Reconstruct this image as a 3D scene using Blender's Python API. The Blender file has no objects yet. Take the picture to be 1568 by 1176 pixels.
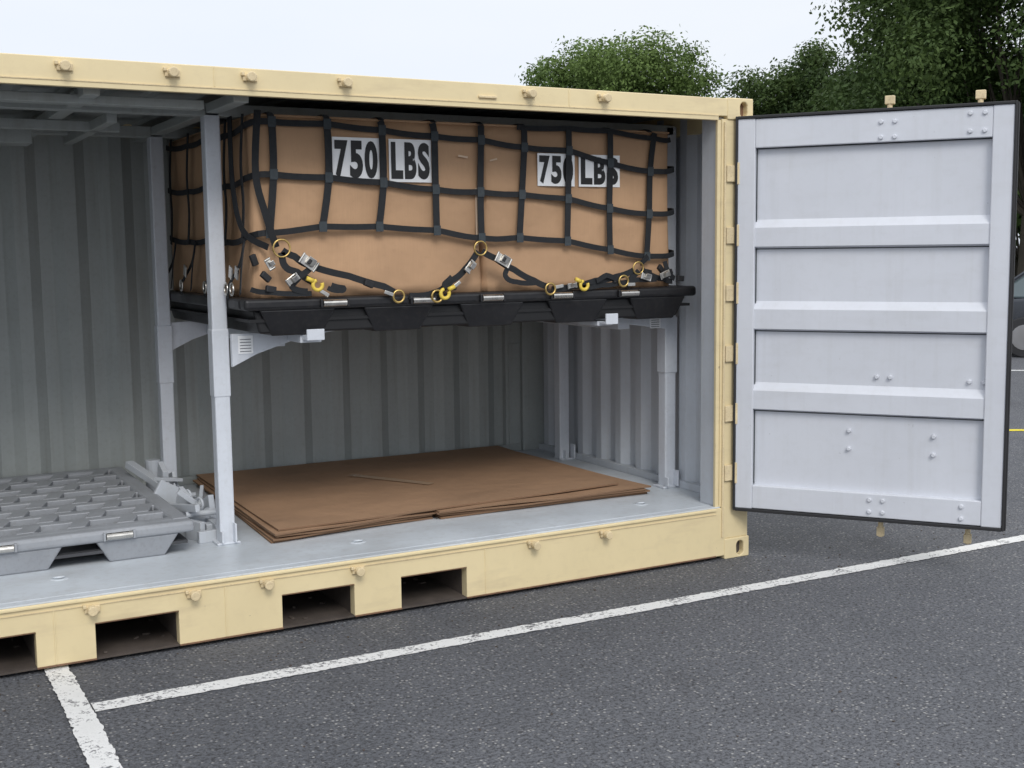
import bpy, math, random
import numpy as np
from mathutils import Vector, Matrix
random.seed(7); rng=np.random.default_rng(11)
scene=bpy.context.scene
col=scene.collection

# ------------------------------------------------------------------ materials
def newmat(name):
    m=bpy.data.materials.new(name); m.use_nodes=True
    nt=m.node_tree; b=nt.nodes['Principled BSDF']
    return m,nt,b
def N(nt,t,**k):
    n=nt.nodes.new(t)
    for a,v in k.items(): setattr(n,a,v)
    return n
def noise(nt,vec,scale,detail=3,rough=.55):
    n=N(nt,'ShaderNodeTexNoise'); n.inputs['Scale'].default_value=scale
    n.inputs['Detail'].default_value=detail; n.inputs['Roughness'].default_value=rough
    nt.links.new(vec,n.inputs['Vector']); return n.outputs['Fac']
def ramp(nt,fac,stops):
    r=N(nt,'ShaderNodeValToRGB'); e=r.color_ramp.elements
    while len(e)<len(stops): e.new(.5)
    for i,(p,c) in enumerate(stops):
        e[i].position=p; e[i].color=(c[0],c[1],c[2],1) if not isinstance(c,(int,float)) else (c,c,c,1)
    nt.links.new(fac,r.inputs['Fac']); return r.outputs['Color']
def mix(nt,fac,a,b,mode='MIX'):
    n=N(nt,'ShaderNodeMix',data_type='RGBA',blend_type=mode)
    for s,v in ((n.inputs[0],fac),(n.inputs[6],a),(n.inputs[7],b)):
        if hasattr(v,'links'): nt.links.new(v,s)
        elif isinstance(v,(int,float)): s.default_value=v
        else: s.default_value=(*v,1)
    return n.outputs[2]
def bump(nt,b,h,strength,dist):
    n=N(nt,'ShaderNodeBump'); n.inputs['Strength'].default_value=strength; n.inputs['Distance'].default_value=dist
    nt.links.new(h,n.inputs['Height']); nt.links.new(n.outputs[0],b.inputs['Normal'])
def mapped(nt,tc,s):
    mp=N(nt,'ShaderNodeMapping'); nt.links.new(tc,mp.inputs[0]); mp.inputs['Scale'].default_value=s; return mp.outputs[0]
def paint(name,c,rough=.45,var=.12,dirt=None,dirtamt=.25,metal=0,scale=3,bumps=.1,streak=0,spots=0,smudge=0):
    m,nt,b=newmat(name)
    tc=N(nt,'ShaderNodeTexCoord').outputs['Object']
    n1=noise(nt,tc,scale,4,.6); n2=noise(nt,tc,scale*14,3,.6)
    lo=tuple(x*(1-var) for x in c); hi=tuple(min(1,x*(1+var*.6)) for x in c)
    base=ramp(nt,n1,[(.3,lo),(.7,hi)])
    if dirt:
        f=ramp(nt,n2,[(.5,0),(.78,dirtamt)])
        base=mix(nt,f,base,dirt)
        if streak:
            s1=noise(nt,mapped(nt,tc,(22,22,1.1)),1,3,.6)
            base=mix(nt,ramp(nt,s1,[(.52,0),(.75,streak)]),base,dirt)
        if smudge:
            s3=noise(nt,mapped(nt,tc,(1.6,4,9)),1,4,.65)
            base=mix(nt,ramp(nt,s3,[(.54,0),(.74,smudge)]),base,dirt)
        if spots:
            s2=noise(nt,tc,24,3,.75)
            base=mix(nt,ramp(nt,s2,[(.71,0),(.75,spots)]),base,tuple(x*.5 for x in dirt))
    nt.links.new(base,b.inputs['Base Color'])
    rr=ramp(nt,n1,[(.3,max(.05,rough-.08)),(.7,min(1,rough+.12))]); nt.links.new(rr,b.inputs['Roughness'])
    b.inputs['Metallic'].default_value=metal
    if bumps: bump(nt,b,n1 if bumps<.11 else n2,bumps*2,.003)
    return m
M={}
M['tan']=paint('tan_paint',(.75,.625,.375),.40,.06,(.48,.38,.24),.14,spots=.6,scale=1.4,smudge=.4)
M['tan2']=paint('tan_fitting',(.69,.565,.35),.5,.15,(.25,.14,.07),.4,scale=9)
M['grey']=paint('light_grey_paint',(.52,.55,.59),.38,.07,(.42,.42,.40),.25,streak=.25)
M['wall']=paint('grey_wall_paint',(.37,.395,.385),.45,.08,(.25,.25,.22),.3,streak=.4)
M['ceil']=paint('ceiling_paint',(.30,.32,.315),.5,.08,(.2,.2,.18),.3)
M['door']=paint('white_grey_door_paint',(.62,.64,.69),.35,.05,(.42,.42,.41),.12,streak=.14,spots=.25,scale=1.5,smudge=.15)
M['floor']=paint('floor_paint',(.57,.61,.65),.4,.12,(.36,.35,.33),.3,scale=2,smudge=.3)
M['frame']=paint('deck_frame_paint',(.62,.65,.70),.35,.06,(.4,.4,.4),.25,streak=.2,spots=.3)
M['rubber']=paint('black_rubber',(.02,.02,.022),.6,.2)
M['blackplastic']=paint('black_plastic',(.012,.012,.014),.42,.25,(.05,.045,.04),.3)
M['blackplastic_shade']=paint('black_plastic_recess_shade',(.007,.007,.008),.5,.25)  # darker copy of the black plastic, recess shade painted into it
M['greyplastic']=paint('grey_plastic',(.32,.335,.36),.45,.14,(.2,.19,.18),.35,scale=4)
M['greyplastic_shade']=paint('grey_plastic_shade',(.06,.062,.068),.6,.2,(.04,.04,.04),.4)  # near-black copy of the grey plastic, hole shade put into its colour
M['web']=paint('black_webbing',(.011,.013,.016),.75,.2,scale=40)
M['web2']=paint('stitched_webbing',(.045,.056,.064),.8,.3,scale=60)
M['steel']=paint('zinc_steel',(.66,.64,.60),.3,.15,(.3,.25,.2),.3,metal=1,scale=20)
M['gold']=paint('yellow_zinc',(.62,.44,.16),.32,.2,(.3,.2,.1),.3,metal=.9,scale=20)
M['yellow']=paint('yellow_hook_paint',(.75,.55,.08),.4,.1)
M['label']=paint('white_label',(.87,.88,.89),.6,.02)
M['ink']=paint('black_ink',(.012,.012,.013),.6,.1)
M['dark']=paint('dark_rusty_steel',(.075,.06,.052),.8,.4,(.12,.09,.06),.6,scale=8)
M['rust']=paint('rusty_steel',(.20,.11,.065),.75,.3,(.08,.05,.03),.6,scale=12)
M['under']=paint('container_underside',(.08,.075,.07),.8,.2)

def cardboard(name,c,streak=(1,1,60)):
    m,nt,b=newmat(name)
    tc=N(nt,'ShaderNodeTexCoord').outputs['Object']
    n1=noise(nt,tc,1.6,4); n2=noise(nt,mapped(nt,tc,streak),3,2); n3=noise(nt,tc,40,2)
    base=ramp(nt,n1,[(.3,tuple(x*.84 for x in c)),(.7,tuple(x*1.08 for x in c))])
    base=mix(nt,ramp(nt,n2,[(.35,0),(.7,.25)]),base,tuple(x*.8 for x in c))
    base=mix(nt,ramp(nt,n3,[(.62,0),(.8,.2)]),base,tuple(x*.65 for x in c))
    nt.links.new(base,b.inputs['Base Color']); b.inputs['Roughness'].default_value=.85
    bump(nt,b,n1,.8,.06)
    return m
M['card']=cardboard('kraft_cardboard',(.50,.31,.18),(60,60,1))
M['card2']=cardboard('kraft_cardboard_sheet',(.38,.23,.135),(50,3,3))
M['cardedge']=cardboard('cardboard_edge',(.22,.13,.075),(20,20,200))
M['scuff']=cardboard('cardboard_scuff',(.66,.50,.36),(20,20,200))
M['tape']=paint('packing_tape',(.42,.28,.175),.3,.05)

def asphalt():
    m,nt,b=newmat('asphalt')
    tc=N(nt,'ShaderNodeTexCoord').outputs['Object']
    huge=noise(nt,tc,.22,2,.5); big=noise(nt,tc,.8,4,.6); mid=noise(nt,tc,6,4,.6); fine=noise(nt,tc,60,4,.75)
    v=N(nt,'ShaderNodeTexVoronoi'); v.inputs['Scale'].default_value=62; nt.links.new(tc,v.inputs['Vector'])
    base=ramp(nt,big,[(.3,(.084,.089,.101)),(.7,(.122,.127,.142))])
    base=mix(nt,ramp(nt,huge,[(.4,0),(.65,.35)]),base,(.155,.16,.175))  # broad lighter patches painted in for glare on the ground
    base=mix(nt,ramp(nt,mid,[(.4,0),(.75,.3)]),base,(.155,.158,.170))
    st_=noise(nt,tc,1.7,3,.5)
    base=mix(nt,ramp(nt,st_,[(.60,0),(.72,.35)]),base,(.05,.05,.055))
    base=mix(nt,ramp(nt,fine,[(.36,1),(.54,0)]),base,(.028,.028,.032))
    sp=N(nt,'ShaderNodeSeparateColor'); nt.links.new(v.outputs['Color'],sp.inputs[0])
    st=ramp(nt,sp.outputs[0],[(.70,0),(.96,.9)])
    dd=ramp(nt,v.outputs['Distance'],[(.25,1),(.5,0)])
    stone=mix(nt,1.0,st,dd,'MULTIPLY')
    base=mix(nt,stone,base,(.33,.325,.32))
    nt.links.new(base,b.inputs['Base Color']); b.inputs['Roughness'].default_value=.82
    h=mix(nt,.5,fine,dd); bump(nt,b,h,1,.009)
    return m
M['asphalt']=asphalt()
def linepaint(name,c):
    m,nt,b=newmat(name)
    tc=N(nt,'ShaderNodeTexCoord').outputs['Object']
    fine=noise(nt,tc,60,4,.75); mid=noise(nt,tc,7,3,.6)
    s=N(nt,'ShaderNodeMath',operation='ADD'); nt.links.new(fine,s.inputs[0]); 
    k=N(nt,'ShaderNodeMath',operation='MULTIPLY'); nt.links.new(mid,k.inputs[0]); k.inputs[1].default_value=.6
    nt.links.new(k.outputs[0],s.inputs[1])
    base=ramp(nt,s.outputs[0],[(.65,(.12,.12,.13)),(.75,c)])
    base=mix(nt,ramp(nt,mid,[(.4,0),(.7,.3)]),base,tuple(x*.75 for x in c))
    nt.links.new(base,b.inputs['Base Color']); b.inputs['Roughness'].default_value=.75
    bump(nt,b,fine,.8,.007); return m
M['line']=linepaint('worn_white_line_paint',(.74,.74,.73))
M['yline']=linepaint('yellow_line_paint',(.72,.60,.03))
def leafmat(name,a,b_,c):
    m,nt,b=newmat(name)
    tc=N(nt,'ShaderNodeTexCoord').outputs['Object']
    g=N(nt,'ShaderNodeAttribute',attribute_name='tint')
    n=noise(nt,tc,1.1,2)
    base=mix(nt,g.outputs['Fac'],a,b_)
    base=mix(nt,ramp(nt,n,[(.45,0),(.7,.6)]),base,c)
    nt.links.new(base,b.inputs['Base Color']); b.inputs['Roughness'].default_value=.7
    b.inputs['Specular IOR Level'].default_value=.25
    tr=N(nt,'ShaderNodeBsdfTranslucent'); nt.links.new(base,tr.inputs[0])
    ms=N(nt,'ShaderNodeMixShader'); ms.inputs[0].default_value=.3
    nt.links.new(b.outputs[0],ms.inputs[1]); nt.links.new(tr.outputs[0],ms.inputs[2])
    nt.links.new(ms.outputs[0],nt.nodes['Material Output'].inputs[0]); return m
M['leafA']=leafmat('leaf_light',(.07,.115,.028),(.19,.27,.08),(.12,.185,.055))
M['leafB']=leafmat('leaf_dark',(.028,.054,.016),(.10,.15,.042),(.052,.09,.03))
M['bark']=paint('bark',(.055,.045,.035),.9,.3,scale=6,bumps=.6)
M['grass']=paint('grass',(.07,.11,.035),.9,.4,(.12,.11,.05),.5,scale=2,bumps=.6)
M['concrete']=paint('concrete_kerb',(.35,.34,.32),.85,.15)
M['carpaint']=paint('car_paint',(.03,.035,.045),.2,.05,bumps=0); 
M['glass']=paint('car_glass',(.10,.13,.14),.1,.05,bumps=0)
M['chrome']=paint('wheel_alloy',(.5,.5,.52),.3,.05,metal=1)

# ------------------------------------------------------------------ mesh helpers
class MB:
    def __init__(s): s.v=[]; s.f=[]
    def add(s,vs,fs):
        o=len(s.v); s.v+=[tuple(v) for v in vs]; s.f+=[tuple(i+o for i in f) for f in fs]; return s
    def box(s,x0,x1,y0,y1,z0,z1,M_=None):
        vs=[Vector((x,y,z)) for z in (z0,z1) for y in (y0,y1) for x in (x0,x1)]
        if M_ is not None: vs=[M_@v for v in vs]
        return s.add(vs,[(0,2,3,1),(4,5,7,6),(0,1,5,4),(1,3,7,5),(3,2,6,7),(2,0,4,6)])
    def obox(s,c,size,rot=(0,0,0)):
        from mathutils import Euler
        Mx=Matrix.Translation(c)@Euler([math.radians(a) for a in rot]).to_matrix().to_4x4()
        a,b,d=[k/2 for k in size]; return s.box(-a,a,-b,b,-d,d,Mx)
    def prism(s,poly,axis,a,b):
        def P(p,t):
            if axis==0: return (t,p[0],p[1])
            if axis==1: return (p[0],t,p[1])
            return (p[0],p[1],t)
        n=len(poly); vs=[P(p,a) for p in poly]+[P(p,b) for p in poly]
        return s.add(vs,[tuple(range(n))[::-1],tuple(range(n,2*n))]+[(i,(i+1)%n,n+(i+1)%n,n+i) for i in range(n)])
    def cyl(s,p,q,r,r2=None,n=14):
        p=Vector(p);q=Vector(q);d=(q-p).normalized(); a=d.orthogonal().normalized(); b=d.cross(a); r2=r if r2 is None else r2
        vs=[];
        for c,rr in ((p,r),(q,r2)):
            for i in range(n):
                t=2*math.pi*i/n; vs.append(c+(a*math.cos(t)+b*math.sin(t))*rr)
        return s.add(vs,[tuple(range(n))[::-1],tuple(range(n,2*n))]+[(i,(i+1)%n,n+(i+1)%n,n+i) for i in range(n)])
    def tube(s,pts,r,n=8,closed=False):
        pts=[Vector(p) for p in pts]; m=len(pts)
        up=None; vs=[]
        for i,p in enumerate(pts):
            a=pts[(i-1)%m] if (closed or i>0) else p; b=pts[(i+1)%m] if (closed or i<m-1) else p
            d=(b-a).normalized()
            if up is None: up=d.orthogonal().normalized()
            up=(up-d*up.dot(d)).normalized(); w=d.cross(up)
            rr=r[i] if isinstance(r,(list,tuple)) else r
            for k in range(n):
                t=2*math.pi*k/n; vs.append(p+(up*math.cos(t)+w*math.sin(t))*rr)
        fs=[]
        for i in range(m if closed else m-1):
            j=(i+1)%m
            for k in range(n): fs.append((i*n+k,i*n+(k+1)%n,j*n+(k+1)%n,j*n+k))
        if not closed: fs+= [tuple(range(n))[::-1],tuple(range((m-1)*n,m*n))]
        return s.add(vs,fs)
    def ring(s,c,R,r,nrm=(0,1,0),a0=0,a1=360):
        nrm=Vector(nrm).normalized(); a=nrm.orthogonal().normalized(); b=nrm.cross(a); c=Vector(c)
        full=abs(a1-a0)>=360; k=20
        pts=[c+(a*math.cos(math.radians(a0+(a1-a0)*i/k))+b*math.sin(math.radians(a0+(a1-a0)*i/k)))*R for i in range(k if full else k+1)]
        return s.tube(pts,r,7,full)
    def ribbon(s,pts,w,nrm,th=.004):
        pts=[Vector(p) for p in pts]; nrm=Vector(nrm).normalized(); vs=[]
        m=len(pts)
        for i,p in enumerate(pts):
            d=(pts[min(i+1,m-1)]-pts[max(i-1,0)]).normalized(); sd=d.cross(nrm).normalized()
            nn=sd.cross(d).normalized()
            for a,b in ((-1,-1),(1,-1),(1,1),(-1,1)): vs.append(p+sd*(a*w/2)+nn*(b*th/2))
        fs=[(3,2,1,0),(4*m-4,4*m-3,4*m-2,4*m-1)]
        for i in range(m-1):
            for k in range(4): fs.append((4*i+k,4*i+(k+1)%4,4*i+4+(k+1)%4,4*i+4+k))
        return s.add(vs,fs)
    def done(s,name,mat,parent=None,bevel=0,smooth=False,seg=2):
        me=bpy.data.meshes.new(name); me.from_pydata(s.v,[],s.f); me.update()
        import bmesh
        bm=bmesh.new(); bm.from_mesh(me); bmesh.ops.recalc_face_normals(bm,faces=bm.faces); bm.to_mesh(me); bm.free()
        ob=bpy.data.objects.new(name,me); col.objects.link(ob)
        me.materials.append(M[mat] if isinstance(mat,str) else mat)
        if parent: ob.parent=parent
        if bevel:
            b=ob.modifiers.new('b','BEVEL'); b.width=bevel; b.segments=seg; b.limit_method='ANGLE'; b.angle_limit=math.radians(40)
        if smooth:
            me.polygons.foreach_set('use_smooth',[True]*len(me.polygons))
        return ob
def empty(name,loc=(0,0,0)):
    e=bpy.data.objects.new(name,None); e.location=loc; col.objects.link(e); return e
def cut(ob,cutters):
    for c in cutters:
        m=ob.modifiers.new('c','BOOLEAN'); m.operation='DIFFERENCE'; m.solver='EXACT'; m.object=c
    bpy.context.view_layer.update()
    dg=bpy.context.evaluated_depsgraph_get()
    me=bpy.data.meshes.new_from_object(ob.evaluated_get(dg)); ob.modifiers.clear(); ob.data=me
    for c in cutters: bpy.data.objects.remove(c)

# ------------------------------------------------------------------ camera
c=Vector((-4.4926,-5.3596,1.7719)); yaw,pit,rol,f=.5021,-.11,-.0118,1852.27
fwd=Vector((math.sin(yaw)*math.cos(pit),math.cos(yaw)*math.cos(pit),math.sin(pit)))
r0=Vector((math.cos(yaw),-math.sin(yaw),0)); u0=r0.cross(fwd)
r=r0*math.cos(rol)+u0*math.sin(rol); u=-r0*math.sin(rol)+u0*math.cos(rol)
cd=bpy.data.cameras.new('camera'); cam=bpy.data.objects.new('camera',cd); col.objects.link(cam)
mt=Matrix((( r.x,u.x,-fwd.x,c.x),(r.y,u.y,-fwd.y,c.y),(r.z,u.z,-fwd.z,c.z),(0,0,0,1)))
cam.matrix_world=mt; cd.sensor_width=36; cd.lens=36*f/1568; cd.clip_end=2000; cd.clip_start=.05
scene.camera=cam

# ------------------------------------------------------------------ light
w=bpy.data.worlds.new('World'); scene.world=w; w.use_nodes=True; nt=w.node_tree
bg=nt.nodes['Background']; bg.inputs['Strength'].default_value=.1
sundir=Vector((-.16,-.74,.66)).normalized()
sky=N(nt,'ShaderNodeTexSky'); sky.sky_type='NISHITA'; sky.sun_disc=False
sky.sun_elevation=math.asin(sundir.z); sky.sun_rotation=math.atan2(sundir.x,sundir.y)
tc=N(nt,'ShaderNodeTexCoord').outputs['Generated']
sp=N(nt,'ShaderNodeSeparateXYZ'); nt.links.new(tc,sp.inputs[0])
cn=noise(nt,mapped(nt,tc,(1,1,3.5)),2.2,4,.55)
cloud=ramp(nt,sp.outputs[2],[(0,(8.8,9.2,9.9)),(.22,(9.6,9.95,10.5)),(.5,(13.5,13.9,14.5)),(1,(16,16.3,16.8))])
cloud=mix(nt,ramp(nt,cn,[(.35,0),(.65,.55)]),cloud,(7.9,8.7,10.2),'MIX')
fac=ramp(nt,cn,[(.3,.9),(.6,.97)])
nt.links.new(mix(nt,fac,sky.outputs[0],cloud),bg.inputs['Color'])
sd=bpy.data.lights.new('sun','SUN'); sd.energy=1.5; sd.angle=math.radians(22); sd.color=(1,.965,.91)
so=bpy.data.objects.new('sun',sd); so.rotation_euler=sundir.to_track_quat('Z','Y').to_euler(); so.location=(-10,-12,15); col.objects.link(so)
scene.view_settings.view_transform='Standard'; scene.view_settings.look='None'; scene.view_settings.exposure=0

# ------------------------------------------------------------------ ground
MB().add([(-200,-200,0),(200,-200,0),(200,200,0),(-200,200,0)],[(0,1,2,3)]).done('asphalt_parking_lot','asphalt')
def wobbly_line(name,p,q,wd,z,mat):
    p=Vector(p);q=Vector(q);d=(q-p);L=d.length;d.normalize();n_=Vector((-d.y,d.x)); k=int(L/.02)
    vs=[];fs=[]
    for i in range(k+1):
        b=p+d*L*i/k
        for s_ in (-1,1):
            j=s_*(wd/2+rng.normal()*.0028+.003*math.sin(i*.07+s_)); e=b+n_*j; vs.append((e.x,e.y,z))
        if i: o=2*i; fs.append((o-2,o,o+1,o-1))
    return MB().add(vs,fs).done(name,mat)
wobbly_line('parking_line',(-3.74,-.535),(5.6,-.565),.10,.004,'line')
wobbly_line('parking_line',(-3.79,1.2),(-3.82,-4.6),.10,.008,'line')
wobbly_line('yellow_parking_line',(3.6,3.45),(8.2,.45),.11,.004,'yline')
wobbly_line('parking_line',(7,8.3),(16,1.6),.11,.004,'line')
gm=MB()
for i in range(240):
    x=random.uniform(-4.5,3); y=random.uniform(-3.6,-.02) if random.random()<.6 else random.uniform(-.5,-.02)
    s_=random.uniform(.003,.008); gm.obox((x,y,s_*.3),(s_*1.4,s_,s_*.7),(random.uniform(-20,20),random.uniform(-20,20),random.uniform(0,180)))
gm.done('loose_grit','dark')
d1=Vector((.83,.558,0)); d2=Vector((.558,-.83,0)); gc=Vector((-4.49,-5.36,0))+d1*25
g=MB(); g.add([gc-d2*70,gc+d2*60,gc+d2*60+d1*90,gc-d2*70+d1*90],[(0,1,2,3)])
g.v=[(a,b,.13) for a,b,_ in g.v]; g.done('grass_verge','grass')
a_=gc-d2*70-d1*.15; b_=gc+d2*60-d1*.15
k=MB(); 
vs=[a_,b_,b_+d1*.15,a_+d1*.15]; k.add([(v.x,v.y,-.02) for v in vs]+[(v.x,v.y,.14) for v in vs],[(0,3,2,1),(4,5,6,7),(0,1,5,4),(1,2,6,5),(2,3,7,6),(3,0,4,7)]); k.done('kerb','concrete')

# ------------------------------------------------------------------ container
C=empty('shipping_container')
L=6.058; W=2.438; H=2.591; FZ=.31
pk=[(-2.184,-1.824),(-2.79,-2.43),(-3.63,-3.27),(-4.234,-3.874)]
xs=sorted([a for a in pk])
rail=MB()
segs=[]; prev=-L+.17
for a,b in xs: segs.append((prev,a)); prev=b
segs.append((prev,-.17))
poly=[(-L+.17,.300),(-L+.17,.022)]
for i,(a,b) in enumerate(xs): poly+=[(a,.022),(a,.182),(b,.182),(b,.022)]
poly+=[(-.17,.022),(-.17,.300)]
rail.prism(poly,1,0,.06); rail.done('bottom_side_rail','tan',C,.003)
MB().box(-L+.18,-.24,-.010,.001,.286,.297).done('rail_drip_lip','tan',C,.002)
MB().box(-L+.18,-.24,-.004,.001,.264,.268).done('rail_seam','tan2',C)
bl=MB()
for a,b in segs: bl.box(max(a,-L+.18),min(b,-.24),-.004,.001,.020,.027)
bl.done('rail_bottom_lip','rust',C)
ws=MB()
for x in (-3.06,-1.72,-3.80): ws.box(x,x+.006,-.003,.001,.03,.262)
for x in (-3.02,-1.2,-4.3): ws.box(x,x+.005,-.003,.001,2.50,2.586)
ws.done('rail_welds','tan',C,.001)
pkm=MB(); pkr=MB(); pke=MB()
for a,b in pk:
    pkm.box(a-.006,a,.061,2.37,.022,.176); pkm.box(b,b+.006,.061,2.37,.022,.176); pkm.box(a,b,.061,2.37,.176,.182)
    pkr.box(a,b,.004,2.37,.018,.026)
    pkm.box(a,b,2.2,2.21,.026,.176)
    pke.box(a,b,-.002,.004,.179,.1815)
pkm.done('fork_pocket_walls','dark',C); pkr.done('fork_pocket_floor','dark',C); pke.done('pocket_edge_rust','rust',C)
deb=MB()
for a,b in pk:
    for i in range(5):
        x=random.uniform(a+.02,b-.03); y=random.uniform(.03,.5); s_=random.uniform(.006,.022)
        deb.obox((x,y,.03),(s_*1.6,s_,.008),(0,random.uniform(-15,15),random.uniform(0,180)))
deb.done('pocket_debris','dark',C)
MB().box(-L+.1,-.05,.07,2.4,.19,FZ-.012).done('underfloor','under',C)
MB().box(-L+.06,-.03,.061,2.38,FZ-.010,FZ).box(-L+.2,-.2,.004,.060,.3005,FZ-.002).done('floor_deck','floor',C,.001)
MB().box(-L+.17,-.17,2.38,W,.02,.31).done('rear_bottom_rail','tan',C)
MB().box(-L+.17,-.17,0,.09,2.492,2.588).done('top_side_rail','tan',C,.004)
MB().box(-L+.2,-.24,-.003,.03,2.468,2.4915).done('top_rail_flange','tan',C,.002)
MB().box(-L+.2,-.24,-.006,.001,2.4905,2.4945).done('top_rail_seal','tan2',C)
MB().box(-L+.17,-.17,2.35,W,2.49,2.588).done('rear_top_rail','tan',C,.004)
rp=[];
x=-L+.1; 
while x<-.1:
    rp+=[(x,2.545),(x+.05,2.545),(x+.068,2.565),(x+.12,2.565),(x+.138,2.545)]; x+=.21
mroof=MB(); n=len(rp)
vs=[(p[0],.09,p[1]) for p in rp]+[(p[0],2.35,p[1]) for p in rp]
mroof.add(vs,[(i,i+1,n+i+1,n+i) for i in range(n-1)])
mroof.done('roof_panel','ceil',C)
MB().box(-L+.1,-.03,.09,2.36,2.5665,2.572).done('roof_outer','tan',C)
def casting(x0,y0,z0,name):
    ob=MB().box(x0,x0+.178,y0,y0+.162,z0,z0+.118).done(name,'tan',C)
    cm=MB()
    yy=y0-.02 if y0<1 else y0+.14
    n_=20; pts=[]
    for i in range(n_):
        t=2*math.pi*i/n_
        pts.append((x0+.112+math.cos(t)*.026,z0+.055+math.sin(t)*.026+(.016 if math.sin(t)>0 else -.016)))
    cm.prism(pts,1,yy,yy+.06); cc=cm.done('cutter','tan'); cut(ob,[cc])
    bv=ob.modifiers.new('b','BEVEL'); bv.width=.006; bv.segments=2; bv.limit_method='ANGLE'
    return ob
for x0 in (-.178,-L):
    for y0 in (0.001,W-.162):
        for z0 in (.0,H-.118+.002): casting(x0,y0-(.006 if y0<1 else -.006),z0,'corner_casting')
MB().box(-.10,-.03,.031,.0349,.012,.10).done('casting_hole_back','dark',C)
MB().box(-.10,-.03,.031,.0349,H-.104,H-.016).done('casting_hole_back_rust','rust',C)
MB().box(-.212,-.006,.004,.034,.118,H-.115).box(-.238,-.213,.008,.03,.30,H-.12).done('front_corner_post','tan',C,.004)
MB().box(-.2295,-.05,.035,.16,FZ,2.49).done('corner_post_inner','grey',C,.004)
MB().box(-.20,-.188,-.008,.004,.13,2.46).done('post_gasket_strip','tan2',C,.002)
MB().box(-.05,-.004,.05,W-.1,2.44,2.58).box(-.05,-.004,.16,W-.1,.02,FZ-.001).done('end_rails','tan',C)
MB().box(-L,-L+.2,.01,.15,.118,H-.115).box(-L,-L+.15,W-.05,W,.118,H-.115).box(-.15,-.002,W-.05,W-.002,.118,H-.115).done('rear_corner_posts','tan',C,.004)
def corr(a,b,pitch,depth):
    o=[]; t=a
    fl=pitch*.27; sl=pitch*.23
    while t<b:
        for dt,h in ((0,0),(fl,0),(fl+sl,depth),(fl+sl+fl,depth)):
            if t+dt<b: o.append((t+dt,h))
        t+=pitch
    o.append((b,0)); return o
p=corr(-L+.1,-.30,.278,.036); n=len(p)
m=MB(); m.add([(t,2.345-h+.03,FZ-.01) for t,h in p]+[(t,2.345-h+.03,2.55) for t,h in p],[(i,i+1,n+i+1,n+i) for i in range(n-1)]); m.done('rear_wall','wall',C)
m=MB().box(-.325,-.20,2.325,2.378,FZ,2.55).box(-.20,-.012,2.295,2.378,FZ,2.55).box(-.305,-.215,2.313,2.326,.36,1.1).box(-.305,-.215,2.313,2.326,1.18,1.9)
m.done('rear_wall_corner_panel','wall',C,.004)
MB().box(-L+.1,-.326,2.31,2.3445,FZ,FZ+.05).done('rear_skirt','wall',C,.004)
p=corr(.42,2.295,.235,.04); n=len(p)
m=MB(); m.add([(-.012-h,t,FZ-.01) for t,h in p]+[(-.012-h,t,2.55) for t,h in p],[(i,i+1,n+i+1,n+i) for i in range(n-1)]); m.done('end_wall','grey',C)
MB().box(-.06,-.012,.16,.24,FZ,2.55).box(-.035,-.012,.24,.30,FZ,2.55).box(-.06,-.012,.30,.36,FZ,2.55).box(-.03,-.012,.36,.43,FZ,2.55).done('end_wall_front_panel','grey',C,.006)
MB().box(-.075,-.0125,.17,2.29,FZ,FZ+.045).done('end_wall_skirt','grey',C,.004)
p=corr(.1,2.3,.235,.04); n=len(p)
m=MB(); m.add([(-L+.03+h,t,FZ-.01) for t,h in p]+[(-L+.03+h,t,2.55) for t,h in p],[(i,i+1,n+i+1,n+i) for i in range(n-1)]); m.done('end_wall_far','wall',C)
MB().box(-.010,-.004,.06,2.4,.12,2.56).box(-L+.004,-L+.010,.06,2.4,.12,2.56).box(-L+.1,-.1,W-.05,W-.044,.12,2.56).done('outer_skin','tan',C)

lugx=[-3.64,-3.20,-2.86,-2.41,-1.435,-.99,-4.1,-4.6]
lg=MB()
for x in lugx:
    for z in (.252,2.548):
        lg.box(x-.032,x+.032,-.014,.001,z-.018,z+.012)
        lg.cyl((x-.004,-.014,z),(x-.004,-.05,z-.002),.019,.017)
        lg.cyl((x-.004,-.05,z-.002),(x-.004,-.056,z-.002),.023,.02)
        lg.box(x-.04,x-.026,-.022,-.002,z+.004,z+.02)
lg.done('locking_lugs','tan2',C,.003)
sm=MB()
sm.box(-1.72,-1.62,-.012,.001,2.515,2.527); sm.done('rail_clip','tan2',C,.003)
fr=MB(); 
for x,y in ((-2.29,.30),(-.55,.30),(-3.72,.36)):
    fr.cyl((x,y,FZ),(x,y,FZ+.003),.042,.038,24); fr.ring((x,y,FZ+.006),.024,.004,(0,0.2,1))
fr.done('tie_down_rings','floor',C)

cf=MB()
for y in (.60,1.80): cf.box(-L+.2,-.1,y,y+.08,2.44,2.50)
for x in (-2.90,-3.55,-4.6,-5.4): cf.box(x,x+.07,.12,2.3,2.452,2.498)
cf.box(-3.75,-3.58,1.5,1.7,2.36,2.45).box(-L+.2,-3.2,1.15,1.19,2.40,2.45).box(-3.35,-3.30,.7,2.0,2.40,2.449)
cf.box(-5.6,-3.0,.25,.33,2.43,2.47)
cf.done('ceiling_frames','wall',C,.004)

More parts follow.
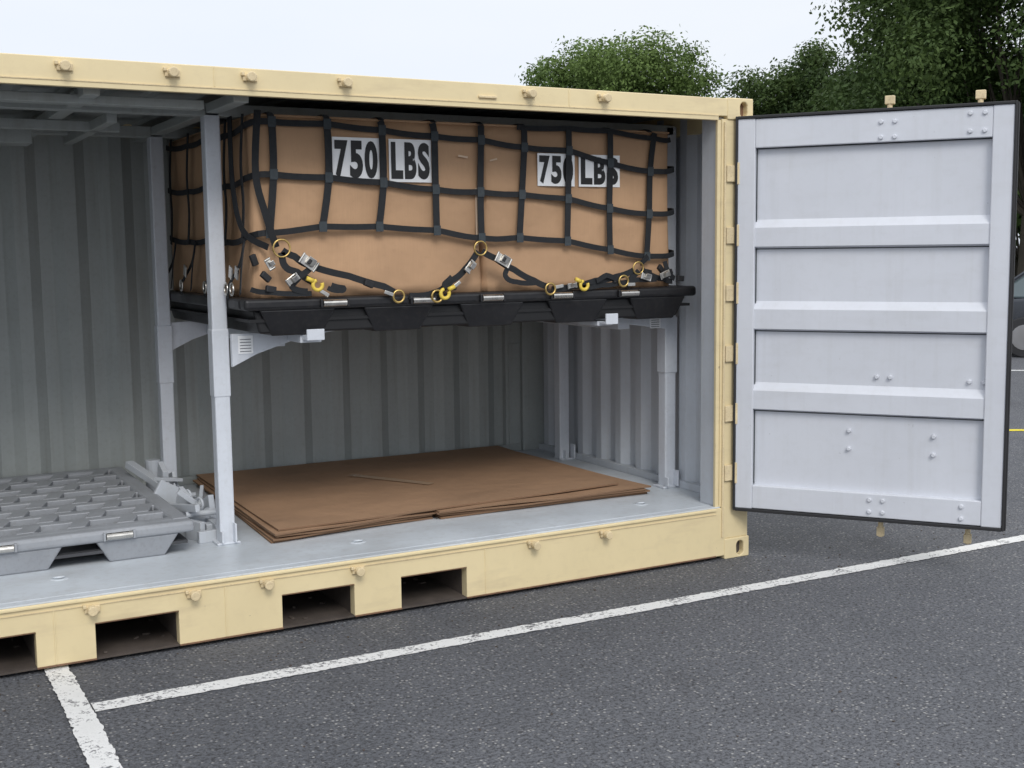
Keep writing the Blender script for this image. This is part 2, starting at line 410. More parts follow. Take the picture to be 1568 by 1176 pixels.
# ------------------------------------------------------------------ deck support frame
DF=empty('deck_support_frame')
ps=MB()
for x0 in (-2.91,-.155):
    for y0 in (.60,1.80):
        dx=0 if y0<1 or x0<-1 else -.03
        ps.box(x0+dx,x0+.078+dx,y0,y0+.078,FZ,2.495)
ps.done('posts','frame',DF,.008)
sl=MB()
sl.box(-2.9135,-2.8285,.5965,.6815,1.06,1.40)
sl.box(-.161,-.071,.594,.684,1.02,1.36)
sl.box(-2.914,-2.828,1.796,1.882,1.02,1.36)
sl.done('post_sleeves','frame',DF,.006)
ft=MB()
for x0 in (-2.93,-.18):
    for y0 in (.585,1.785):
        ft.box(x0,x0+.12,y0,y0+.11,FZ,FZ+.012); ft.box(x0+.085,x0+.095,y0-.03,y0+.03,FZ+.012,FZ+.11)
        ft.box(x0+.02,x0+.03,y0-.02,y0+.02,FZ+.012,FZ+.07)
ft.done('foot_brackets','frame',DF,.004)
ar=MB()
for y0 in (.56,1.83):
    ar.prism([(-2.826,1.375),(-2.28,1.385),(-2.28,1.37),(-2.46,1.345),(-2.70,1.27),(-2.826,1.21)],1,y0,y0+.032)
    ar.prism([(-.162,1.385),(-.90,1.395),(-.90,1.38),(-.45,1.33),(-.162,1.29)],1,y0,y0+.032)
    ar.box(-2.54,-2.43,y0-.20,y0-.001,1.33,1.371); ar.box(-.80,-.70,y0-.20,y0-.001,1.345,1.371)
ar.box(-2.53,-2.44,.285,.298,1.345,1.40).box(-.79,-.71,.285,.298,1.355,1.415)
ar.box(-2.53,-2.44,.298,.355,1.345,1.3705).box(-.79,-.71,.298,.355,1.355,1.3705)
for x0 in (-2.62,-.50): ar.box(x0,x0+.08,.60,1.83,1.30,1.371)
ar.done('arms','frame',DF,.003)
lb=MB().box(-2.795,-2.72,.556,.5605,1.275,1.365).box(-.30,-.225,.556,.5605,1.30,1.375); lb.done('warning_stickers','label',DF)
tx=MB()
for i in range(5): 
    tx.box(-2.787,-2.73,.5545,.5562,1.285+i*.015,1.288+i*.015); tx.box(-.293,-.235,.5545,.5562,1.308+i*.013,1.311+i*.013)
tx.done('sticker_print','web2',DF)
hw=MB()
hw.box(-3.0,-2.93,.9,1.7,FZ,FZ+.06); hw.box(-2.90,-2.86,.72,1.72,FZ+.02,FZ+.08)
for i,(x,y,z,sx,sy,sz,rx,ry,rz) in enumerate([(-2.98,1.55,.46,.03,.12,.26,20,0,0),(-3.0,1.3,.42,.20,.02,.18,0,30,10),(-2.93,1.15,.42,.025,.22,.10,25,0,15),(-2.86,1.0,.41,.03,.16,.14,-20,0,0),(-2.93,.92,.38,.16,.03,.08,0,-15,20),(-3.03,1.75,.5,.05,.35,.04,15,0,20),(-2.88,.82,.36,.10,.06,.04,0,0,0),(-2.97,1.42,.52,.16,.06,.02,0,10,30),(-3.02,.95,.45,.025,.4,.04,-8,0,12),(-2.96,1.05,.48,.12,.02,.03,0,40,0),(-2.90,1.62,.42,.02,.10,.2,-15,0,0),(-2.82,1.3,.40,.02,.14,.12,30,0,-20),(-2.99,.78,.36,.03,.12,.10,0,0,25),(-2.95,.70,.34,.10,.03,.06,0,0,10)]):
    hw.obox((x,y,z),(sx,sy,sz),(rx,ry,rz))
for y in (.85,1.08,1.35): hw.cyl((-3.02,y,.43),(-2.84,y,.43),.016)
for y in (.95,1.2,1.5): hw.ring((-2.92,y,.46),.03,.008,(1,.3,0))
hw.cyl((-2.95,1.9,.31),(-2.95,1.9,.56),.045)
hw.done('folded_latches','grey',DF,.003)

# ------------------------------------------------------------------ door
D=empty('container_door',(-.12,-.012,0)); D.rotation_euler=(0,0,math.atan2(-.804,.594))
def rib(z0,z1): return [(.030,z0),(-.004,z0+.012),(-.004,z1-.045),(.030,z1)]
pts=[(.03,.300)]
for z0,z1 in ((.86,1.02),(1.31,1.475),(1.765,1.925)): pts+=rib(z0,z1)
pts+=[(.03,2.48)]
n=len(pts)
m=MB(); K=24; vs=[]
for i in range(K+1):
    X=.09+1.25*i/K
    for j,(y,z) in enumerate(pts):
        vs.append((X,y+.0006*math.sin(X*9+z*5),z))
m.add(vs,[(i*n+j,i*n+j+1,(i+1)*n+j+1,(i+1)*n+j) for i in range(K) for j in range(n-1)]); m.done('inner_panel','door',D)
m=MB().box(.008,.105,-.012,.05,.30,2.475).box(1.318,1.42,-.012,.05,.30,2.475).box(.105,1.318,-.009,.05,2.315,2.472).box(.105,1.318,-.009,.05,.303,.435)
m.done('door_frame','door',D,.005)
MB().box(0,1.43,.052,.056,.295,2.48).done('door_outer_skin','tan',D)
m=MB().box(-.004,.008,-.020,.05,.285,2.49).box(1.42,1.432,-.02,.05,.285,2.49).box(.008,1.42,-.020,.05,2.475,2.49).box(.008,1.42,-.02,.05,.283,.30)
m.box(1.423,1.44,.0,.05,.285,2.485).done('door_gasket','rubber',D,.003)
wl=MB()  # dark strips stand in for the shadow lines under ribs and rails
for z0,z1 in ((.86,1.02),(1.31,1.475),(1.765,1.925)): wl.box(.106,1.317,.0265,.0305,z0-.004,z0+.003)
wl.box(.106,1.317,.02,.0305,2.309,2.3145).box(.1055,.110,.02,.0305,.44,2.31)
wl.done('rib_shade_lines','web2',D)
bo=MB()
for U,Z in [(.77,2.42),(.84,2.42),(.77,2.34),(.84,2.34),(1.21,2.44),(1.28,2.44),(1.21,2.35),(1.28,2.35)]+[(.75,.40),(.82,.40),(.75,.335),(.82,.335),(1.22,.40),(1.22,.335)]:
    bo.cyl((U,-.009,Z),(U,-.020,Z),.013,.010)
for U,Z in [(.77,1.07),(.84,1.07),(1.24,1.06),(1.31,1.06),(.63,.77),(.63,.67),(1.07,.76),(1.07,.66)]:
    bo.cyl((U,.03,Z),(U,.012,Z),.013,.010)
bo.done('bolts','door',D,.002)
lk=MB()
for U in (.80,1.25):
    lk.cyl((U,.085,.18),(U,.085,2.545),.014); lk.obox((U,.085,2.54),(.05,.035,.045)); lk.obox((U,.085,.21),(.04,.03,.05))
    for z in (.5,1.3,2.2): lk.obox((U,.07,z),(.07,.03,.05))
lk.done('locking_bars','tan2',D,.004)
MB().box(.03,1.41,.125,.165,.30,2.475).done('folded_leaf','tan',D,.005)
MB().box(1.38,1.425,.05,.17,.32,2.46).done('leaf_hinge_edge','tan2',D,.003)
hg=MB()
for z in (2.18,1.84,1.52,1.18,.84,.50):
    hg.cyl((-.118,-.022,z-.06),(-.118,-.022,z+.06),.013)
    hg.box(-.185,-.122,-.012,.003,z-.045,z+.045)
hg.done('door_hinges','tan2',C,.003)

# ------------------------------------------------------------------ pallets
def pallet(name,x0,x1,y0,y1,zb,zt,mat,mat2,rods,nf=5,solid=True):
    P=empty(name); m=MB()
    zr=zt-.058; rw=.09
    m.box(x0,x1,y0,y0+rw,zr,zt); m.box(x0,x1,y1-rw,y1,zr,zt)
    m.box(x0,x0+rw,y0+rw,y1-rw,zr,zt); m.box(x1-rw,x1,y0+rw,y1-rw,zr,zt)
    m.done('rim',mat,P,.018,seg=3)
    m=MB(); nr=8; py=(y1-y0-2*rw)/nr; nx=11; px=(x1-x0-2*rw)/nx
    for j in range(nr):
        ya=y0+rw+j*py
        m.box(x0+rw-.005,x1-rw+.005,ya,ya+py*.32,zt-.04,zt-.003)
        off=.5 if j%2 else 0
        for i in range(-1,nx+1):
            xa=x0+rw+(i+off)*px; xb=xa+px*.36
            sh=px*.10
            q=[(max(xa-sh,x0+rw),ya+py*.32),(min(xb-sh,x1-rw),ya+py*.32),(min(xb+sh,x1-rw),ya+py),(max(xa+sh,x0+rw),ya+py)]
            if q[1][0]-q[0][0]>.02 and q[2][0]-q[3][0]>.02: m.prism(q,2,zt-.04,zt-.001)
    m.done('deck_lattice',mat,P,.005)
    MB().box(x0+.03,x1-.03,y0+.03,y1-.03,zt-.115,zt-.10).done('deck_web',mat2,P)
    m=MB(); fw=(x1-x0)/nf
    for j in range(4):
        ya=y0+.012+j*(y1-y0-.25)/3
        for i in range(nf):
            xc=x0+fw*(i+.5); a=.36*fw; b=.24*fw; zt2=zr+.002
            vs=[(xc-a,ya,zt2),(xc+a,ya,zt2),(xc+a,ya+.21,zt2),(xc-a,ya+.21,zt2),(xc-b,ya+.03,zb),(xc+b,ya+.03,zb),(xc+b,ya+.18,zb),(xc-b,ya+.18,zb)]
            m.add(vs,[(0,1,2,3),(7,6,5,4),(0,4,5,1),(1,5,6,2),(2,6,7,3),(3,7,4,0)])
    m.done('feet',mat,P,.008)
    if solid:
        MB().prism([(x0+.05,zr+.001),(x1-.05,zr+.001),(x1-.12,zb+.012),(x0+.08,zb+.012)],1,y0+.04,y1-.04).done('web_body',mat2,P,.01)
    else:
        MB().box(x0+.06,x1-.06,y0+.05,y1-.05,zr-.06,zr-.04).done('web_body',mat2,P)
    m=MB()
    for x in rods: m.cyl((x-.06,y0-.006,zt-.03),(x+.06,y0-.006,zt-.03),.017)
    m.done('tie_rods','steel',P)
    m=MB()
    for x in rods: m.box(x-.075,x-.062,y0-.018,y0+.02,zt-.05,zt-.01); m.box(x+.062,x+.075,y0-.018,y0+.02,zt-.05,zt-.01)
    m.done('rod_brackets',mat,P,.004)
    return P
UP=pallet('cargo_pallet',-2.83,-.15,.30,2.12,1.372,1.555,'blackplastic','blackplastic_shade',(-2.38,-1.90,-1.50,-1.07,-.63),5)
LP=pallet('cargo_pallet',-5.76,-3.06,.50,2.28,FZ,.475,'greyplastic','greyplastic_shade',(-3.42,-3.95,-4.5,-5.1),5,False)

# ------------------------------------------------------------------ cardboard boxes
def cbox(x0,x1,seed):
    B=empty('cardboard_box')
    z0,z1=1.556,2.425; y0,y1=.385,2.06
    loop=[]
    def seg(a,b,n_): 
        for i in range(n_): t=i/n_; loop.append((a[0]+(b[0]-a[0])*t,a[1]+(b[1]-a[1])*t))
    rr=.02
    cs=[(x0+rr,y0),(x1-rr,y0),(x1,y0+rr),(x1,y1-rr),(x1-rr,y1),(x0+rr,y1),(x0,y1-rr),(x0,y0+rr)]
    ns=[24,3,24,3,20,3,24,3]
    for i in range(8): seg(cs[i],cs[(i+1)%8],ns[i])
    nz=18; vs=[]; cx,cy=(x0+x1)/2,(y0+y1)/2
    for k_ in range(nz+1):
        t=k_/nz; z=z0+(z1-z0)*t
        for (x,y) in loop:
            d=(.0045*math.sin(x*9+seed)*math.sin(z*11+y*3)+.004*math.sin(x*23+z*7+seed*2)+.003*math.sin(y*15+z*13))
            e=Vector((x-cx,y-cy)); 
            d+=.010*max(0,1-t*7)
            fx=d*(1 if abs(e.x)/(x1-x0)>abs(e.y)/(y1-y0) else 0)*(1 if e.x>0 else -1)
            fy=d*(1 if abs(e.x)/(x1-x0)<=abs(e.y)/(y1-y0) else 0)*(1 if e.y>0 else -1)
            vs.append((x+fx,y+fy,z))
    n_=len(loop); fs=[]
    for k_ in range(nz):
        for i in range(n_): fs.append((k_*n_+i,k_*n_+(i+1)%n_,(k_+1)*n_+(i+1)%n_,(k_+1)*n_+i))
    fs+=[tuple(range(n_))[::-1],tuple(range(nz*n_,(nz+1)*n_))]
    m=MB().add(vs,fs); ob=m.done('shell','card',B)
    for p_ in ob.data.polygons: p_.use_smooth=len(p_.vertices)==4
    MB().box(x0+.006,x1-.006,y0-.006,y1+.006,z1,z1+.012).done('lid','card',B,.004)
    return B
B1=cbox(-2.745,-1.512,1); B2=cbox(-1.500,-.285,4)
sf=MB().obox((-1.62,.3755,2.262),(.055,.0015,.010),(0,8,0)).obox((-1.44,.3755,2.25),(.045,.0015,.008),(0,-14,0)).obox((-1.545,.3755,1.95),(.012,.0015,.30)); sf.done('torn_scuffs','scuff',B2)
def label(text,xc,zc,wd,ht,y,parent,name):
    MB().box(xc-wd/2,xc+wd/2,y-.0025,y,zc-ht/2,zc+ht/2).done(name+'_sheet','label',parent)
    nch=len(text); cw=wd*.95/nch
    me_all=MB()
    for ci,ch in enumerate(text):
        cu=bpy.data.curves.new(name,'FONT'); cu.body=ch; cu.size=1; cu.offset=.048; cu.resolution_u=5
        ob=bpy.data.objects.new('tmp',cu); col.objects.link(ob); bpy.context.view_layer.update()
        me=bpy.data.meshes.new_from_object(ob.evaluated_get(bpy.context.evaluated_depsgraph_get())); bpy.data.objects.remove(ob)
        co=np.array([v.co[:] for v in me.vertices]); mn=co.min(0); mx=co.max(0)
        x_l=xc-wd*.475+ci*cw+cw*.06; sx=cw*.88/(mx[0]-mn[0]); sz=ht*.86/(mx[1]-mn[1])
        vs=[((v.co.x-mn[0])*sx+x_l,y-.0045,(v.co.y-mn[1])*sz+zc-ht*.43) for v in me.vertices]
        me_all.add(vs,[tuple(p_.vertices) for p_ in me.polygons])
    me=bpy.data.meshes.new(name); me.from_pydata(me_all.v,[],me_all.f); me.materials.append(M['ink'])
    o=bpy.data.objects.new(name,me); col.objects.link(o); o.parent=parent
YL=.3745
label('750',-2.217,2.232,.25,.215,YL,B1,'weight_text')
label('LBS',-1.922,2.232,.235,.215,YL,B1,'unit_text')
label('750',-1.055,2.205,.235,.175,YL,B2,'weight_text')
label('LBS',-.775,2.205,.27,.175,YL,B2,'unit_text')

# ------------------------------------------------------------------ cargo net
NT=empty('cargo_net')
R=[[(-2.67,2.46),(-2.38,2.455),(-2.09,2.45),(-1.80,2.45),(-1.52,2.45),(-1.26,2.445),(-.98,2.44),(-.71,2.435),(-.41,2.425)],
[(-2.65,2.40),(-2.37,2.40),(-2.08,2.38),(-1.79,2.36),(-1.52,2.35),(-1.26,2.32),(-.98,2.31),(-.71,2.25),(-.44,2.21)],
[(-2.65,2.15),(-2.37,2.14),(-2.08,2.12),(-1.79,2.09),(-1.53,2.08),(-1.28,2.07),(-.99,2.05),(-.72,2.00),(-.45,1.97)],
[(-2.68,1.87),(-2.41,1.90),(-2.11,1.90),(-1.79,1.88),(-1.53,1.84),(-1.30,1.84),(-1.00,1.82),(-.72,1.77),(-.47,1.73)]]
def smooth(pts,k=5,sag=0):
    P=[Vector(p) for p in pts]; o=[]
    for i in range(len(P)-1):
        a=P[max(i-1,0)];b=P[i];c_=P[i+1];d=P[min(i+2,len(P)-1)]
        for j in range(k):
            t=j/k
            q=.5*((2*b)+(c_-a)*t+(2*a-5*b+4*c_-d)*t*t+(3*b-a-3*c_+d)*t**3)
            q.z-=sag*math.sin(math.pi*t); o.append(q)
    o.append(P[-1]); return o
YF=.362
net=MB(); pat=MB()
rows=R[1:]
for ri,row in enumerate(rows):
    yo=YF-.010*ri/2
    net.ribbon(smooth([(x,yo,z) for x,z in row],5,.006),.030,(0,-1,0))
    net.ribbon(smooth([(row[-1][0],yo,row[-1][1]),(-.33,.352,row[-1][1]-.0),(-.262,.40,row[-1][1]+.02),(-.26,.8,row[-1][1]+.03),(-.26,2.0,row[-1][1]+.02)],4),.030,(.6,-.8,0))
    z=row[0][1]
    net.ribbon(smooth([(row[0][0],yo,z),(-2.735,.355,z-.005),(-2.768,.45,z-.02)],4),.030,(-.7,-.7,0))
    net.ribbon(smooth([(-2.768,.45,z-.02),(-2.775,.75,z-.04),(-2.77,1.1,z-.02),(-2.775,1.5,z-.03),(-2.77,2.0,z)],4,.01),.030,(-1,0,0))
    for x,z in row: pat.box(x-.020,x+.020,yo-.0085,yo-.0045,z-.026,z+.024)
net.ribbon(smooth([(-1.30,YF+.004,2.425),(-.98,YF+.003,2.43),(-.71,YF+.002,2.425),(-.41,YF,2.395),(-.30,.36,2.39)],5,.006),.028,(0,-1,0))
for i in range(9):
    pts=[(R[k_][i][0],YF-.005*k_+.004,R[k_][i][1]) for k_ in range(4)]
    pts=[(pts[0][0],YF,2.425)]+pts[1:]
    net.ribbon(smooth(pts,5),.036,(0,-1,0))
for y in (.45,.75,1.1,1.5,1.9):
    net.ribbon(smooth([(-2.765,y,2.44),(-2.778,y+.01,2.2),(-2.778,y-.01,2.0),(-2.785,y+.01,1.83)],4),.034,(-1,0,0))
net.ribbon(smooth([(-2.72,.352,2.45),(-2.74,.35,2.15),(-2.70,.335,1.95),(-2.66,.32,1.80)],5),.034,(-.5,-.85,0))
net.ribbon(smooth([(-2.785,.6,2.44),(-2.81,.5,2.1),(-2.79,.42,1.88),(-2.70,.32,1.80)],5),.032,(-.9,-.4,0))
for x,z in R[1]: net.ribbon([(x,.362,2.43),(x,.40,2.445),(x,1.2,2.45),(x,2.05,2.445)],.03,(0,-.3,1))
YH=.288
def strap(pts,w=.030,n_=(0,-1,0)): net.ribbon(smooth(pts,5,.004),w+.003,n_,.005)
strap([(-2.64,YH,1.785),(-2.58,YH,1.755),(-2.50,YH,1.71),(-2.30,YH+.01,1.655),(-2.12,YH,1.60),(-2.06,YH,1.57)])
strap([(-2.645,YH,1.775),(-2.63,YH,1.71),(-2.57,YH,1.68),(-2.48,YH,1.625)])
strap([(-2.50,YH,1.70),(-2.56,YH-.012,1.66),(-2.60,YH-.005,1.61),(-2.52,YH,1.585)],.026)
strap([(-2.50,YH,1.575),(-2.70,YH+.01,1.585),(-2.78,.36,1.60)],.022)
strap([(-1.585,YH,1.77),(-1.66,YH,1.68),(-1.74,YH,1.62),(-1.84,YH,1.56),(-1.98,YH,1.548)])
strap([(-1.56,YH,1.77),(-1.48,YH,1.73),(-1.37,YH,1.67),(-1.25,YH,1.61),(-1.16,YH,1.575)])
strap([(-1.40,YH,1.70),(-1.43,YH-.01,1.64),(-1.36,YH-.01,1.605),(-1.22,YH,1.60)],.024)
strap([(-1.74,YH,1.64),(-1.79,YH-.01,1.60),(-1.72,YH-.01,1.585)],.024)
strap([(-1.14,YH,1.56),(-1.0,YH,1.575),(-.86,YH,1.60),(-.72,YH,1.62),(-.60,YH,1.655)])
strap([(-.95,YH,1.565),(-.82,YH,1.575),(-.70,YH,1.585),(-.58,YH,1.60),(-.44,.30,1.60)],.024)
strap([(-.55,YH,1.66),(-.48,YH+.01,1.625),(-.38,.31,1.60),(-.30,.34,1.585)],.028)
strap([(-.57,YH,1.65),(-.62,YH,1.61),(-.65,YH,1.56)],.028)
strap([(-.47,.34,1.73),(-.55,.30,1.69)],.026)
strap([(-.36,.33,1.70),(-.34,.32,1.64),(-.29,.33,1.60)],.026)
strap([(-2.42,YH-.01,1.60),(-2.36,YH-.02,1.585),(-2.34,YH-.02,1.60),(-2.40,YH-.01,1.615)],.02)
strap([(-.86,YH-.012,1.60),(-.80,YH-.02,1.63),(-.72,YH-.01,1.61)],.024)
for y in (.42,.85,1.35,1.8):
    net.ribbon(smooth([(-2.785,y,1.84),(-2.80,y+.04,1.72),(-2.845,y+.08,1.62),(-2.85,y+.1,1.55)],4),.028,(-1,0,0))
    net.ribbon(smooth([(-2.79,y,1.82),(-2.82,y-.05,1.70),(-2.85,y-.12,1.58)],4),.028,(-1,0,0))
net.done('webbing','web',NT); pat.done('stitched_joints','web2',NT)
g=MB()
for x,z,rr in ((-2.645,1.795,.042),(-1.572,1.785,.036),(-.575,1.665,.034)): g.ring((x,YH-.004,z),rr,.005)
for x,z in ((-2.045,1.553),(-1.83,1.548),(-1.155,1.568),(-.68,1.60)): g.ring((x,YH-.012,z-.005),.030,.006)
g.done('net_rings','gold',NT,smooth=True)
g=MB()
for x,z,sx in ((-2.475,1.615,1),(-1.79,1.555,-1),(-.945,1.578,1)):
    g.ring((x,YH-.02,z),.024,.0095,(0,1,0),20,300); g.cyl((x-.02*sx,YH-.02,z+.02),(x-.055*sx,YH-.02,z+.035),.011)
g.done('snap_hooks','yellow',NT,smooth=True)
s_=MB()
def buckle(x,z,a,w_=.075,h_=.045,y=YH-.012):
    s_.obox((x,y,z),(w_,.006,h_),(0,a,0)); 
    s_.obox((x+.01,y-.012,z+.004),(w_*.5,.016,h_*.8),(12,a,0))
    Mx=Matrix.Rotation(math.radians(a),3,'Y')
    for t in (-.5,.5):
        q=Mx@Vector((w_*t,0,0)); rr=Mx@Vector((0,0,h_*.55)); s_.cyl(Vector((x,y-.006,z))+q-rr,Vector((x,y-.006,z))+q+rr,.006)
buckle(-2.515,1.725,35,.085,.05); buckle(-2.60,1.645,-35,.06,.034); buckle(-1.64,1.69,-50,.06,.034); buckle(-1.445,1.722,28,.085,.05)
buckle(-.53,1.615,15,.06,.034); buckle(-.40,1.625,-20,.06,.034); buckle(-2.70,1.72,60,.05,.03,.31); buckle(-1.02,1.578,-8,.05,.028)
for x,z,a in ((-2.10,1.565,20),(-1.10,1.575,-10),(-2.44,1.575,30),(-.63,1.575,0),(-1.72,1.60,-35)):
    s_.obox((x,YH-.014,z),(.05,.012,.018),(0,a,0))
for y in (.40,.50,.9,1.4): s_.obox((-2.835,y,1.68),(.008,.05,.06),(20,0,0)); s_.ring((-2.85,y+.04,1.60),.028,.006,(1,0,0))
s_.done('cam_buckles','steel',NT,.002)
bb=MB()
for x,z,a in ((-2.515,1.729,35),(-1.445,1.726,28)): bb.obox((x,YH-.030,z),(.018,.012,.026),(0,a,0))
for x,y,z,a in ((-2.72,.31,1.66,40),(-2.76,.36,1.74,70),(-2.70,.30,1.60,10),(-.40,.31,1.655,40),(-.33,.33,1.63,-30),(-.50,.30,1.64,10),(-.72,.29,1.605,-10),(-.25,.33,1.60,5),(-2.2,.29,1.615,20)):
    bb.obox((x,y,z),(.055,.02,.032),(0,a,15))
bb.done('strap_fittings','rubber',NT,.004)

# ------------------------------------------------------------------ flattened cardboard stack
ST=empty('flattened_cardboard_stack')
def sheet(m,me_,cor,z,th,curl):
    nx,ny=16,12; A=[Vector((a,b,0)) for a,b in cor]; top=[];bot=[]
    for j in range(ny+1):
        for i in range(nx+1):
            s1=i/nx;t1=j/ny
            q=(A[0]*(1-s1)+A[1]*s1)*(1-t1)+(A[3]*(1-s1)+A[2]*s1)*t1
            zz=z+curl*((1-t1)**6)*(.5+.5*math.sin(s1*7+z*900))+.0015*math.sin(s1*11+t1*7+z*300)
            top.append((q.x,q.y,zz+th)); bot.append((q.x,q.y,zz))
    n_=(nx+1)*(ny+1); fs=[]
    for j in range(ny):
        for i in range(nx):
            a=j*(nx+1)+i; fs.append((a,a+1,a+nx+2,a+nx+1)); fs.append((n_+a,n_+a+nx+1,n_+a+nx+2,n_+a+1))
    m.add(top+bot,fs)
    e=[]
    def edge(idx):
        for a,b in zip(idx[:-1],idx[1:]): e.append((a,b,n_+b,n_+a))
    edge([i for i in range(nx+1)]); edge([ny*(nx+1)+i for i in range(nx+1)]); edge([j*(nx+1) for j in range(ny+1)]); edge([j*(nx+1)+nx for j in range(ny+1)])
    me_.add(top+bot,e)
tm=MB();em=MB(); z=FZ+.002
jj=lambda s=.02: random.uniform(-s,s)
for k_ in range(4):
    sheet(tm,em,[(-1.72+jj(),.53+jj()),(-.36+jj(.04),.50+jj()),(-.42+jj(),2.24),(-1.62+jj(),2.26)],z,.009,.006); z+=.0125
z=FZ+.002
for k_ in range(4):
    sheet(tm,em,[(-2.66+jj(.025),.47+jj(.025)),(-1.735+jj(.01),.56+jj(.02)),(-1.64+jj(.004),2.27),(-2.62+jj(),2.25)],z,.009,.008); z+=.013
sheet(tm,em,[(-2.64,.50),(-.50,.60),(-.44,2.25),(-2.60,2.29)],z+.001,.009,.003)
tm.done('sheets','card2',ST); em.done('sheet_edges','cardedge',ST)
MB().obox((-1.62,1.45,z+.0142),(.06,.62,.0012),(0,0,30)).done('tape_strip','tape',ST)

# ------------------------------------------------------------------ trees
def tree(name,base,ctr,rad,nl,nleaf,leaf,mat,seed,trunk_r=.22):
    T=empty(name,base); g=np.random.default_rng(seed)
    ctr=np.array(ctr,float); rad=np.array(rad,float)
    lobes=[]
    for i in range(nl):
        d=g.normal(size=3); d/=np.linalg.norm(d)
        if d[2]<-.45: d[2]*=-1
        q=ctr+d*rad*(g.uniform(.05,1)**.4)*.9; lobes.append((q,g.uniform(.12,.30)*rad.mean()))
    wts=np.array([l[1] for l in lobes])**2; wts/=wts.sum()
    idx=g.choice(nl,nleaf,p=wts); L0=np.array([l[0] for l in lobes])[idx]; LR=np.array([l[1] for l in lobes])[idx]
    d=g.normal(size=(nleaf,3)); d/=np.linalg.norm(d,axis=1)[:,None]
    rr=g.uniform(0,1,nleaf)**.5*(1+.3*(g.uniform(0,1,nleaf)>.92)*g.uniform(0,1,nleaf))
    wob=1+.4*np.sin(d[:,0]*5+idx)*np.sin(d[:,1]*6+idx*2)*np.cos(d[:,2]*5)
    P=L0+d*(LR*rr*wob*1.1)[:,None]*np.array([1,1,.75])
    nrm=d*.7+g.normal(size=(nleaf,3))*.6+np.array([0,0,.5]); nrm/=np.linalg.norm(nrm,axis=1)[:,None]
    t=np.cross(nrm,g.normal(size=(nleaf,3))); t/=np.linalg.norm(t,axis=1)[:,None]; b=np.cross(nrm,t)
    s=leaf*g.uniform(.6,1.3,nleaf)[:,None]
    V=np.empty((nleaf,4,3)); V[:,0]=P-t*s; V[:,1]=P+b*s*.55; V[:,2]=P+t*s; V[:,3]=P-b*s*.55
    me=bpy.data.meshes.new('foliage'); me.vertices.add(nleaf*4); me.vertices.foreach_set('co',V.ravel())
    me.loops.add(nleaf*4); me.loops.foreach_set('vertex_index',np.arange(nleaf*4,dtype=np.int32))
    me.polygons.add(nleaf); me.polygons.foreach_set('loop_start',np.arange(nleaf,dtype=np.int32)*4)
    me.polygons.foreach_set('loop_total',np.full(nleaf,4,dtype=np.int32))
    me.update(); a=me.attributes.new('tint','FLOAT','POINT')
    lt=g.uniform(0,1,nl)[idx]*.6+g.uniform(0,.4,nleaf); a.data.foreach_set('value',np.repeat(lt,4).astype(np.float32))
    me.validate(); me.materials.append(M[mat]); o=bpy.data.objects.new('foliage',me); col.objects.link(o); o.parent=T
    m=MB(); fork=Vector((0,0,max(1.2,ctr[2]-rad[2]*.75)))
    m.tube([(0,0,-.1),(.03,.02,fork.z*.5),tuple(fork)],[trunk_r*1.3,trunk_r,trunk_r*.8],10)
    for i in range(0,nl,3):
        q=fork.lerp(Vector(lobes[i][0]),.85); mid=fork.lerp(q,.5)+Vector((g.normal()*.3,g.normal()*.3,.2))
        m.tube([fork-Vector((0,0,.1)),mid,q],[trunk_r*.25,trunk_r*.10,.01],5)
    m.done('trunk_and_limbs','bark',T)
    return T
def at(px,dist):
    a=yaw+math.atan((px-784)/f); return (c.x+dist*math.sin(a),c.y+dist*math.cos(a),0.13)
tree('oak_tree',at(952,34),(0,0,4.85),(3.35,3.2,2.95),90,75000,.052,'leafA',3)
tree('oak_tree',at(1245,37),(0,0,4.9),(2.6,2.6,2.8),60,48000,.058,'leafB',5)
tree('oak_tree',at(1575,30),(0,0,6.2),(4.9,4.6,5.2),170,150000,.060,'leafB',8,.25)
tree('oak_tree',at(1425,34),(0,0,5.2),(2.7,2.7,4.2),75,55000,.062,'leafB',12,.2)
tree('distant_trees',at(1560,46),(0,0,3.0),(14,9,3.6),90,18000,.25,'leafB',21,.2)

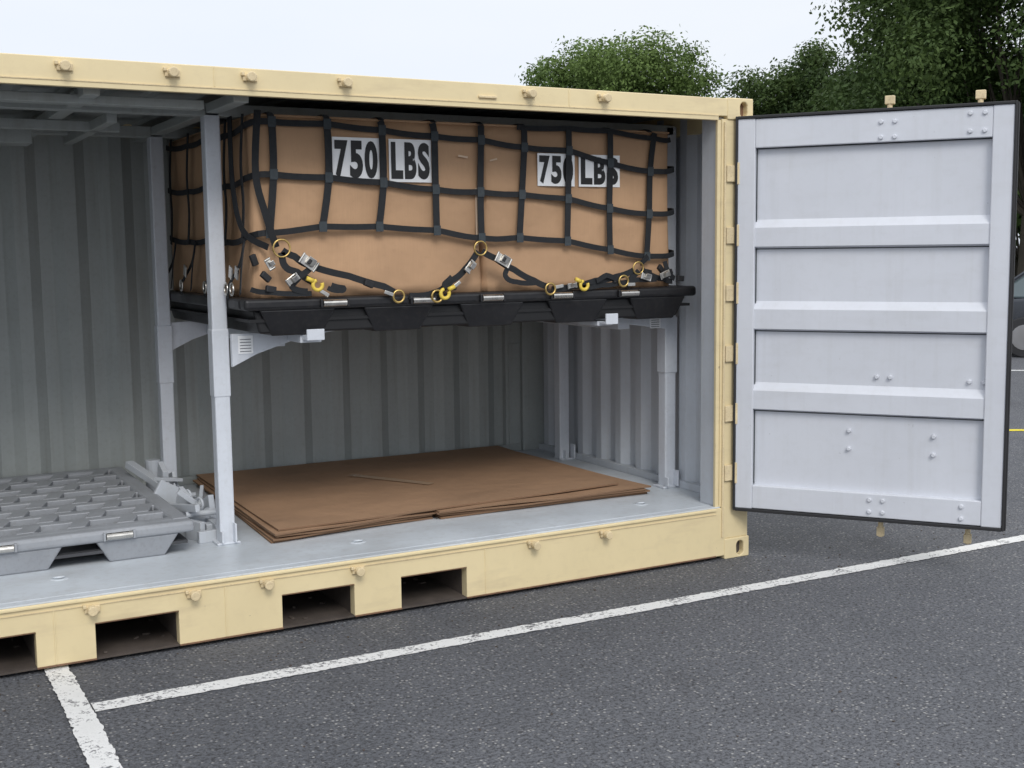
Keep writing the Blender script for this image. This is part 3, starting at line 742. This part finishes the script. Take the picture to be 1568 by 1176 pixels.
# ------------------------------------------------------------------ parked car
CR=empty('parked_car',(13.2,6.7,0)); CR.rotation_euler=(0,0,math.radians(-56))
m=MB(); 
low=[(-2.25,.28),(-2.32,.5),(-2.25,.78),(-1.9,.9),(-1.2,.95),(1.0,.97),(1.95,.98),(2.25,.9),(2.3,.5),(2.2,.28)]
def loft(m,prof,ws):
    n_=len(prof); vs=[]
    for wy,ins in ws:
        for x,z in prof: vs.append((x*ins,wy,z))
    fs=[tuple(range(n_)),tuple(range((len(ws)-1)*n_,len(ws)*n_))[::-1]]
    for k_ in range(len(ws)-1):
        for i in range(n_): fs.append((k_*n_+i,k_*n_+(i+1)%n_,(k_+1)*n_+(i+1)%n_,(k_+1)*n_+i))
    m.add(vs,fs)
loft(m,low,[(-.88,.97),(-.80,1.0),(.80,1.0),(.88,.97)])
m.done('body','carpaint',CR,.06,True,3)
cb=[(-1.95,.93),(-1.3,1.40),(-.8,1.46),(.7,1.45),(1.2,1.32),(1.8,.95)]
m=MB(); n_=len(cb); vs=[(x,-.80+(z-.93)*.35,z) for x,z in cb]+[(x,.80-(z-.93)*.35,z) for x,z in cb]
m.add(vs,[tuple(range(n_)),tuple(range(n_,2*n_))[::-1]]+[(i,(i+1)%n_,n_+(i+1)%n_,n_+i) for i in range(n_)]); m.done('glasshouse','glass',CR,.03,False)
m=MB(); 
m.prism([(-1.36,1.395),(-.8,1.475),(.7,1.465),(1.22,1.335),(1.2,1.31),(.7,1.44),(-.8,1.45),(-1.34,1.37)],1,-.64,.64)
for sgn in (-1,1):
    for xa,xb in ((-1.98,-1.33),(-.2,-.2),(1.85,1.2)):
        m.tube([(xa,sgn*.81,.93),(xb,sgn*.64,1.42 if xb<1 else 1.33)],.028,6)
m.done('roof_and_pillars','carpaint',CR)
m=MB();m2=MB()
for x in (-1.4,1.4):
    for s1 in (-1,1):
        m.cyl((x,s1*.68,.32),(x,s1*.90,.32),.32,n=28); m2.cyl((x,s1*.90,.32),(x,s1*.907,.32),.20,n=20)
m.done('tyres','rubber',CR,.02); m2.done('wheels','chrome',CR)
m=MB().box(-2.31,-2.25,-.78,-.5,.62,.76).box(-2.31,-2.25,.5,.78,.62,.76).box(2.2,2.29,-.75,-.5,.7,.85).box(2.2,2.29,.5,.75,.7,.85); m.done('lamps','label',CR,.01)
